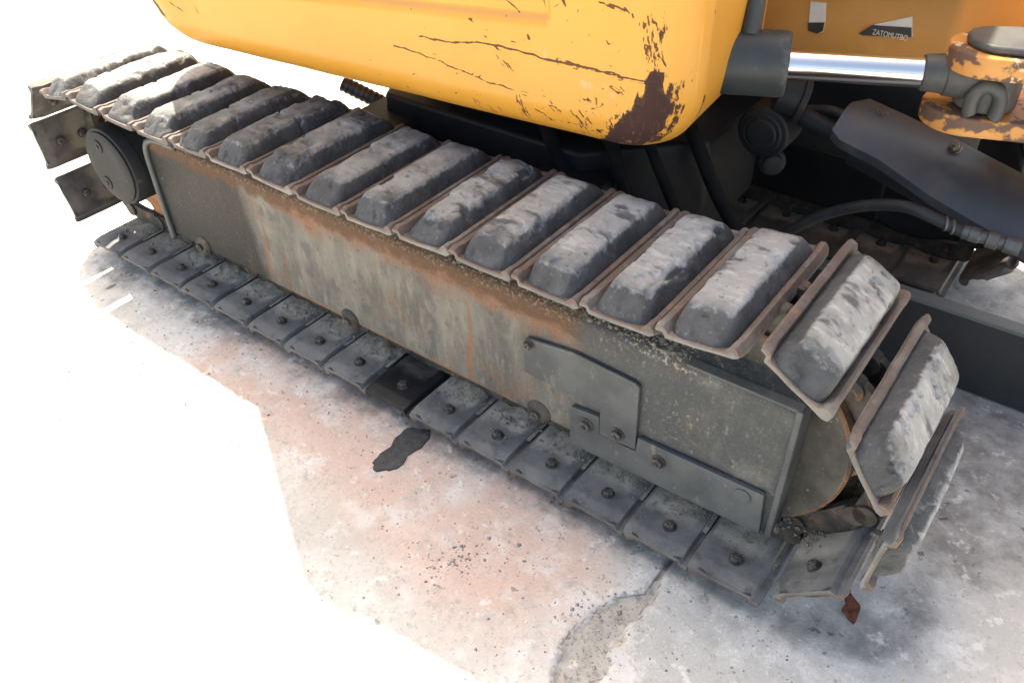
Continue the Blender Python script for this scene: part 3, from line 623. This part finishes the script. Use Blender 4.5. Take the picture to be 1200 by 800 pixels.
    scr([(588, 0), (606, 16)], L3, .8); scr([(634, 2), (636, 10)], L3, .8); scr([(660, 0), (664, 8)], .003, .8); scr([(620, 43), (621, 46)], .0035, 1.1); scr([(170, 0), (180, 14)], .012, .9); scr([(196, 2), (212, 14)], L3, .8); scr([(228, 8), (232, 16)], L3, .7)
    for _ in range(60): a_ = (rng.uniform(430, 740), rng.uniform(5, 150)); scr([a_, (a_[0]+rng.normal(0, 3), a_[1]+rng.normal(0, 2))], rng.uniform(.0008, .0018), .8)
    scr([(640, 64), (665, 72), (690, 88), (720, 110)], .02, .75, 1); scr([(680, 100), (700, 104)], .02, .9, 1); scr([(560, 120), (620, 150)], .03, .35, 1)
    # worn corner: band up the fold, widening to the bottom
    e = np.abs(RR+.030-.03*(ZZ-.7)); band = np.where(ZZ < .78, .74, .50)+.2*(vnoise(np.stack([RR*3, ZZ*0, ZZ*16], -1), 11)-.5)
    corner = (1-sst(.004, .038+.035*sst(.76, .66, ZZ), e))*band*1.1; corner = np.maximum(corner, 1.55*(1-sst(.004, .095, np.hypot((RR+.018)*1.05-.35*(.66-ZZ), (ZZ-.66)*.55)))*sst(.60, .63, ZZ+.0))
    corner = np.maximum(corner, 1.2*(1-sst(.002, .022, np.abs(RR+.022)))*sst(.80, .76, ZZ))
    bott = .66*(1-sst(.0, .030, ZZ-.618+.03*sst(0, .12, RR)))*sst(.25, .02, RR)*sst(-.12, -.05, RR)
    corner = np.maximum(corner, .60*(1-sst(.0, .17, np.hypot((RR-.03)*.9, (ZZ-.66)*1.3)))); corner = corner*(.72+.56*vnoise(np.stack([RR*55+ZZ*18, ZZ*0, ZZ*22], -1), 15)); rust = np.maximum(rust, np.maximum(corner, bott))
    rs = RR+.088
    cres = np.exp(-((np.hypot((rs+.02)*1.0, (ZZ-.70)*.7)-.03)/.007)**2)*(rs < .01); rust = np.maximum(rust, .9*cres*sst(.66, .69, ZZ)*sst(.735, .715, ZZ))
    for q in ((-.115, .80), (-.10, .90), (-.13, .86), (-.09, .76)): rust = np.maximum(rust, .85*np.exp(-((np.abs(RR-q[0])/.003)**2+((ZZ-q[1])/.008)**2)))
    crease_shade_tone = .5*(1-sst(.614, .66, ZZ))+.6*bead*(rec+.4)+.35*np.exp(-((ZZ-zl)/.006)**2)*(rec > 0)  # duller tone along the bottom edge; shading of the crease painted in
    V = np.stack([X, Yw, ZZ], -1).reshape(-1, 3); m = len(z)
    Q = [tuple(int(i) for i in q) for q in gridq(m, n)]+[tuple(range(n)), tuple((m-1)*n+i for i in range(n))[::-1]]
    me = mesh_np('side_panel', V, Q, M['yellow'], dict(rust=rust, rub=rub, crease_shade_tone=crease_shade_tone, scratch=scm)); return me
SP = bpy.data.objects.new('side_panel', body_mesh()); link(SP, EX)
sm = SP.modifiers.new('es', 'EDGE_SPLIT'); sm.split_angle = math.radians(60)
def rotbox(name, u0, u1, v0, v1, z0, z1, mt, bev=.01, **k):
    pts = []
    for u_, v_ in ((u0, v0), (u1, v0), (u1, v1), (u0, v1)): pts.append((BX-u_*math.cos(TH)-v_*math.sin(TH), BY-u_*math.sin(TH)+v_*math.cos(TH)))
    return prism(name, pts, mt, EX, 'z', z0, z1, bev, **k)
rotbox('upper_housing', .15, 1.45, .365, 1.30, .64, 1.95, M['yellow2'])  # unseen bulk added overhead to darken the undercarriage and cast shadow
# undercarriage centre
cyl('slew_ring', (1.02, .85, .50), (1.02, .85, .66), .36, M['dark'], EX, n=48)
prism('centre_frame', [(.80, .44), (1.35, .44), (1.55, .64), (1.55, .92), (1.35, 1.05), (.95, 1.05), (.72, .85), (.72, .58)], M['dark'], EX, 'z', .26, .50, .01)
for y0, y1 in ((.26, .50), (.98, 1.18)):
    for x0 in (.72, 1.25): prism('frame_leg', [(x0, .16), (x0+.22, .16), (x0+.18, .46), (x0+.02, .46)], M['dark'], EX, 'y', y0, y1, .01)
far = box('far_track_frame', (.5, 1.19, .11), (1.80, 1.36, .42), M['dark'], EX, bev=.01)
lathe_y('far_idler_wheel', 1.878, .285, [(y+1.105, r) for y, r in IP], M['dark'], EX, 48)
# hanging hoses beside the near track
for pts_, r in (([(1.30, .55, .62), (1.42, .47, .50), (1.50, .45, .36), (1.56, .50, .22)], .013), ([(1.36, .60, .62), (1.47, .52, .52), (1.57, .50, .38), (1.62, .56, .24)], .010), ([(1.42, .66, .62), (1.53, .60, .52), (1.62, .58, .40), (1.70, .64, .26)], .013), ([(1.18, .50, .62), (1.30, .44, .48), (1.42, .42, .36)], .014)):
    tube('hydraulic_hose', pts_, r*1.15, M['shadow_hose'], EX)
# ribbed hose under the body
bm = bmesh.new(); p0 = at(402, 98, 'y', .46); p1 = at(450, 122, 'y', .5); st = []
for i in range(33): st.append((Vector(p0).lerp(Vector(p1), i/32), .018+(.0018 if i % 4 in (0, 1) else 0)))
rings(bm, st, 18); bm_obj('ribbed_hose', bm, M['fitting'], EX, smooth=True)
# swing cylinder -----------------------------------------------------------------
r0 = Vector((1.585, .50, .722)); r1 = Vector(at(925, 76, 'z', .730)); r2 = Vector(at(1084, 85, 'z', .734)); dr = (r2-r1).normalized()
g0 = r1-dr*.20
bm = bmesh.new(); rings(bm, [(g0, .050), (r1-dr*.125, .052), (r1-dr*.12, .057), (r1-dr*.012, .057), (r1-dr*.002, .054)], 48, axis=dr)
gl = bm_obj('swing_cylinder', bm, M['gland'], EX, bev=.002)
a_ = gl.data.attributes.new('edge', 'FLOAT', 'POINT')
for i, v in enumerate(gl.data.vertices): a_.data[i].value = 1.0 if (v.co-r1).dot(dr) > -.02 else 0
bm = bmesh.new(); rings(bm, [(r1-dr*.02, .0255), (r2, .0255)], 48, axis=dr, caps=True); bm_obj('cylinder_rod', bm, M['chrome'], gl, smooth=False, bev=.0015)
port = r1-dr*.075+Vector((0, .0, .05)); cyl('port_fitting', port, port+Vector((-.01, .03, .09)), .018, M['gland'], gl, n=20)
# rod eye casting
r3 = r2+dr*.115
bm = bmesh.new(); rings(bm, [(r2-dr*.006, .030), (r2+dr*.03, .033), (r2+dr*.055, .036)], 28, axis=dr); rings(bm, [(r3+Vector((-.01, 0, -.050)), .050), (r3+Vector((-.01, 0, .014)), .050)], 36, axis=(0, 0, 1))
rings(bm, [(r2+dr*.03, .036), (r3, .046)], 20, axis=dr)
eye = bm_obj('rod_eye', bm, M['casting'], gl, bev=.004)
sd = (Vector(CAM)-r3); sd.z = 0; sd.normalize(); tcx = Vector((-sd.y, sd.x, 0))
hs = []; c0 = r3+sd*.052+Vector((-.01, 0, -.026))+tcx*.004
for t in np.linspace(-.55, math.pi+.55, 16): hs.append(c0+tcx*(.021*math.cos(t))+Vector((0, 0, .026*math.sin(t)+(-.012 if t < 0 or t > math.pi else 0))))
tube('eye_boss', hs, .012, M['casting'], eye, n=12, sub=3); cyl('eye_bore', c0-sd*.02, c0-sd*.004, .019, M['dark'], eye, n=24, bev=0)
# bracket lugs
def lug(zc, th, cx, cy, R, far_):
    pts_ = []
    d = Vector((far_[0]-cx, far_[1]-cy, 0)).normalized(); nn = Vector((-d.y, d.x, 0))
    a0 = math.atan2(nn.y, nn.x)
    for i in range(19): t = a0+math.pi*i/18; pts_.append((cx+R*math.cos(t), cy+R*math.sin(t)))
    pts_ += [(far_[0]-nn.x*R*1.35, far_[1]-nn.y*R*1.35), (far_[0]+nn.x*R*1.35, far_[1]+nn.y*R*1.35)]
    return pts_
lx, ly = float(r3.x), float(r3.y)
lugtop = prism('swing_bracket_plate', lug(0, 0, lx-.022, ly-.012, .066, (lx+.45, ly+.16)), M['lug'], EX, 'z', .752, .790, .005)
prism('swing_bracket_plate', lug(0, 0, lx-.035, ly+.002, .072, (lx+.45, ly+.20)), M['lug'], EX, 'z', .648, .682, .005)
prism('pin_keeper', lug(0, 0, lx-.012, ly-.010, .052, (lx+.17, ly+.062)), M['casting'], lugtop, 'z', .7905, .805, .006)
cyl('pin', (lx, ly, .64), (lx, ly, .70), .028, M['casting'], lugtop, n=24)
kp = (lx+.118, ly+.043); cyl('keeper_bolt', (*kp, .80), (*kp, .811), .026, M['lug'], lugtop, n=28)
box('swing_post', (lx+.32, ly-.02, .55), (lx+.62, ly+.5, 1.25), M['yellow2'], EX, bev=.02)
box('swing_web', (lx+.02, ly+.13, .58), (lx+.5, ly+.33, .64), M['yellow2'], EX, bev=.01)
# yellow inner panel of the turntable
YB = .90; xa = float(at(885, 40, 'y', YB)[0]); xb = float(at(1108, 70, 'y', YB)[0])
bp = prism('inner_panel', [(xa-.1, YB), (xb, YB), (xb+.13, YB+.10), (xb+.13, YB+.16), (xb-.02, YB+.06), (xa-.1, YB+.06)], M['yellow2'], EX, 'z', .615, 1.4, .012)
prism('inner_panel_base', [(xa-.1, YB+.01), (xb+.02, YB+.01), (xb+.10, YB+.10), (xa-.1, YB+.3)], M['dark'], EX, 'z', .40, .612, .01)
# stickers: thin torn decals on the panel
def decal(name, pts_, mt, off=.0025, th=.002):
    return prism(name, [(float(at(a, b, 'y', YB-off)[0]), float(at(a, b, 'y', YB-off)[2])) for a, b in pts_], mt, bp, 'y', YB-off, YB-off+th, 0)
decal('sticker', [(950, 2), (968, 4), (967, 26), (964, 38), (956, 40), (947, 35)], M['white'])
decal('sticker_print', [(947, 27), (966, 27), (964, 37), (957, 40), (947, 36)], M['black'], .0045)
decal('sticker', [(1010, 41), (1025, 29), (1069, 20), (1069, 43)], M['white'])
decal('sticker_print', [(1006, 40), (1022, 30), (1068, 33), (1068, 44), (1012, 42)], M['black'], .0045)
tcu = bpy.data.curves.new('sticker_text', 'FONT'); tcu.body = 'ZATOMUTBO'; tcu.size = .0155; tcu.extrude = .0002; tcu.materials.append(M['white'])
to = bpy.data.objects.new('sticker_text', tcu); q0 = at(1022, 40.5, 'y', YB-.0055); to.location = q0; to.rotation_euler = (math.pi/2, math.radians(0), 0); to.scale = (.72, 1, 1); tm = bpy.data.meshes.new_from_object(to); tm.materials.clear(); tm.materials.append(M['white']); t2 = bpy.data.objects.new('lettering', tm); t2.matrix_world = Matrix.LocRotScale(to.location, to.rotation_euler, to.scale); link(t2, bp); bpy.data.objects.remove(to)
# dozer blade cylinder cover, hose, swivels ----------------------------------------
def p3(px, py, y): return Vector(at(px, py, 'y', y))
yl_, yu = .69, .80
top_e = [p3(1003, 122, yu), p3(1018, 119, yu), p3(1060, 138, yu), p3(1118, 166, yu), p3(1200, 209, yu)]
low_e = [p3(975, 152, yl_), p3(985, 163, yl_), p3(1030, 186, yl_), p3(1090, 228, yl_), p3(1200, 293, yl_)]
dtl = (low_e[-1]-low_e[-2])*1.2; low_e.append(low_e[-1]+dtl); top_e.append(top_e[-1]+dtl)
bm = bmesh.new(); nU = len(top_e); rows = []
for j in range(7):
    s_ = j/6; rows.append([bm.verts.new(low_e[i].lerp(top_e[i], s_)+Vector((0, 0, .014*math.sin(math.pi*s_)))) for i in range(nU)])
sk = [bm.verts.new(v+Vector((0, .012, -.020))) for v in low_e]; rows = [sk]+rows
bk = [bm.verts.new(v+Vector((0, .0, -.05))) for v in top_e]; rows.append(bk)
for a, b in zip(rows[:-1], rows[1:]):
    for i in range(nU-1): bm.faces.new((a[i], a[i+1], b[i+1], b[i]))
cv = bm_obj('cylinder_cover', bm, M['cover'], EX, smooth=True); m_ = cv.modifiers.new('t', 'SOLIDIFY'); m_.thickness = .006; m_.offset = -1
m_ = cv.modifiers.new('es', 'EDGE_SPLIT'); m_.split_angle = math.radians(40)
for px, py in ((1033, 138), (1118, 178)):
    p = p3(px, py, .775)+Vector((0, -.004, .008)); hexbolt('bolt', p, (-.2, -.5, .85), .010, .012, M['bolt'], cv)
hz = [p3(880, 292, .64), p3(930, 268, .65), p3(965, 252, .66), p3(1000, 243, .66), p3(1035, 240, .66), p3(1065, 243, .66), p3(1095, 256, .66), p3(1130, 272, .66)]
ho = tube('dozer_hose', hz, .0115, M['hose'], EX)
pa = p3(1128, 271, .66); pb = p3(1196, 291, .665)
cyl('hose_fitting', pa, pb, .012, M['fitting'], ho, n=20, prof=[(0, .013), (.12, .013), (.13, .0145), (.30, .0145), (.31, .012), (.42, .012), (.43, .0165), (.62, .0165), (.63, .012), (.72, .012), (.73, .016), (1, .016)])
for px, py in ((1108, 262), (1116, 266)): p = p3(px, py, .66); cyl('hose_clamp', p-dr*.003, p+dr*.003, .0145, M['fitting'], ho, n=16)
# dozer cylinder and its knuckles
k1 = p3(900, 150, .70); cyl('cylinder_knuckle', k1+Vector((0, -.04, 0)), k1+Vector((0, .06, 0)), .055, M['dark'], EX, n=36, prof=[(0, .012), (.02, .030), (.06, .032), (.05, .040), (.10, .042), (.1, .050), (.14, .055), (.9, .055), (1, .05)])
rg = p3(938, 117, .72); ax = Vector((.75, .35, -.25)).normalized()
cyl('cylinder_collar', rg-ax*.05, rg+ax*.006, .045, M['dark'], EX, n=36, prof=[(0, .04), (.75, .04), (.76, .046), (1, .046)])
k2 = p3(905, 190, .69); cyl('knuckle_pin', k2+Vector((-.02, .03, 0)), k2+Vector((.012, -.02, 0)), .026, M['hub'], EX, n=28, prof=[(0, .028), (.7, .028), (.72, .022), (.9, .022), (1, .012)])
cyl('dozer_cylinder', p3(925, 128, .74), p3(1010, 175, .74), .020, M['dark'], EX, n=28)
tube('supply_hose', [p3(945, 130, .8), p3(975, 131, .8), p3(1000, 145, .8), p3(1030, 165, .8)], .012, M['hose'], EX)
cyl('dozer_cylinder', p3(1000, 175, .745), p3(1260, 320, .745), .030, M['dark'], EX, n=28)
# dozer arm: a steel beam along the ground between the tracks
bmv = box('dozer_arm', (.9, .815, G+.006), (3.1, .845, .170), M['beam'], EX, bev=.004)
me = bmv.data
top_ = box('arm_flange', (.9, .812, .1705), (3.1, .850, .180), M['beam'], EX, bev=.002)
a_ = top_.data.attributes.new('edge', 'FLOAT', 'POINT')
for i in range(len(top_.data.vertices)): a_.data[i].value = 1.0
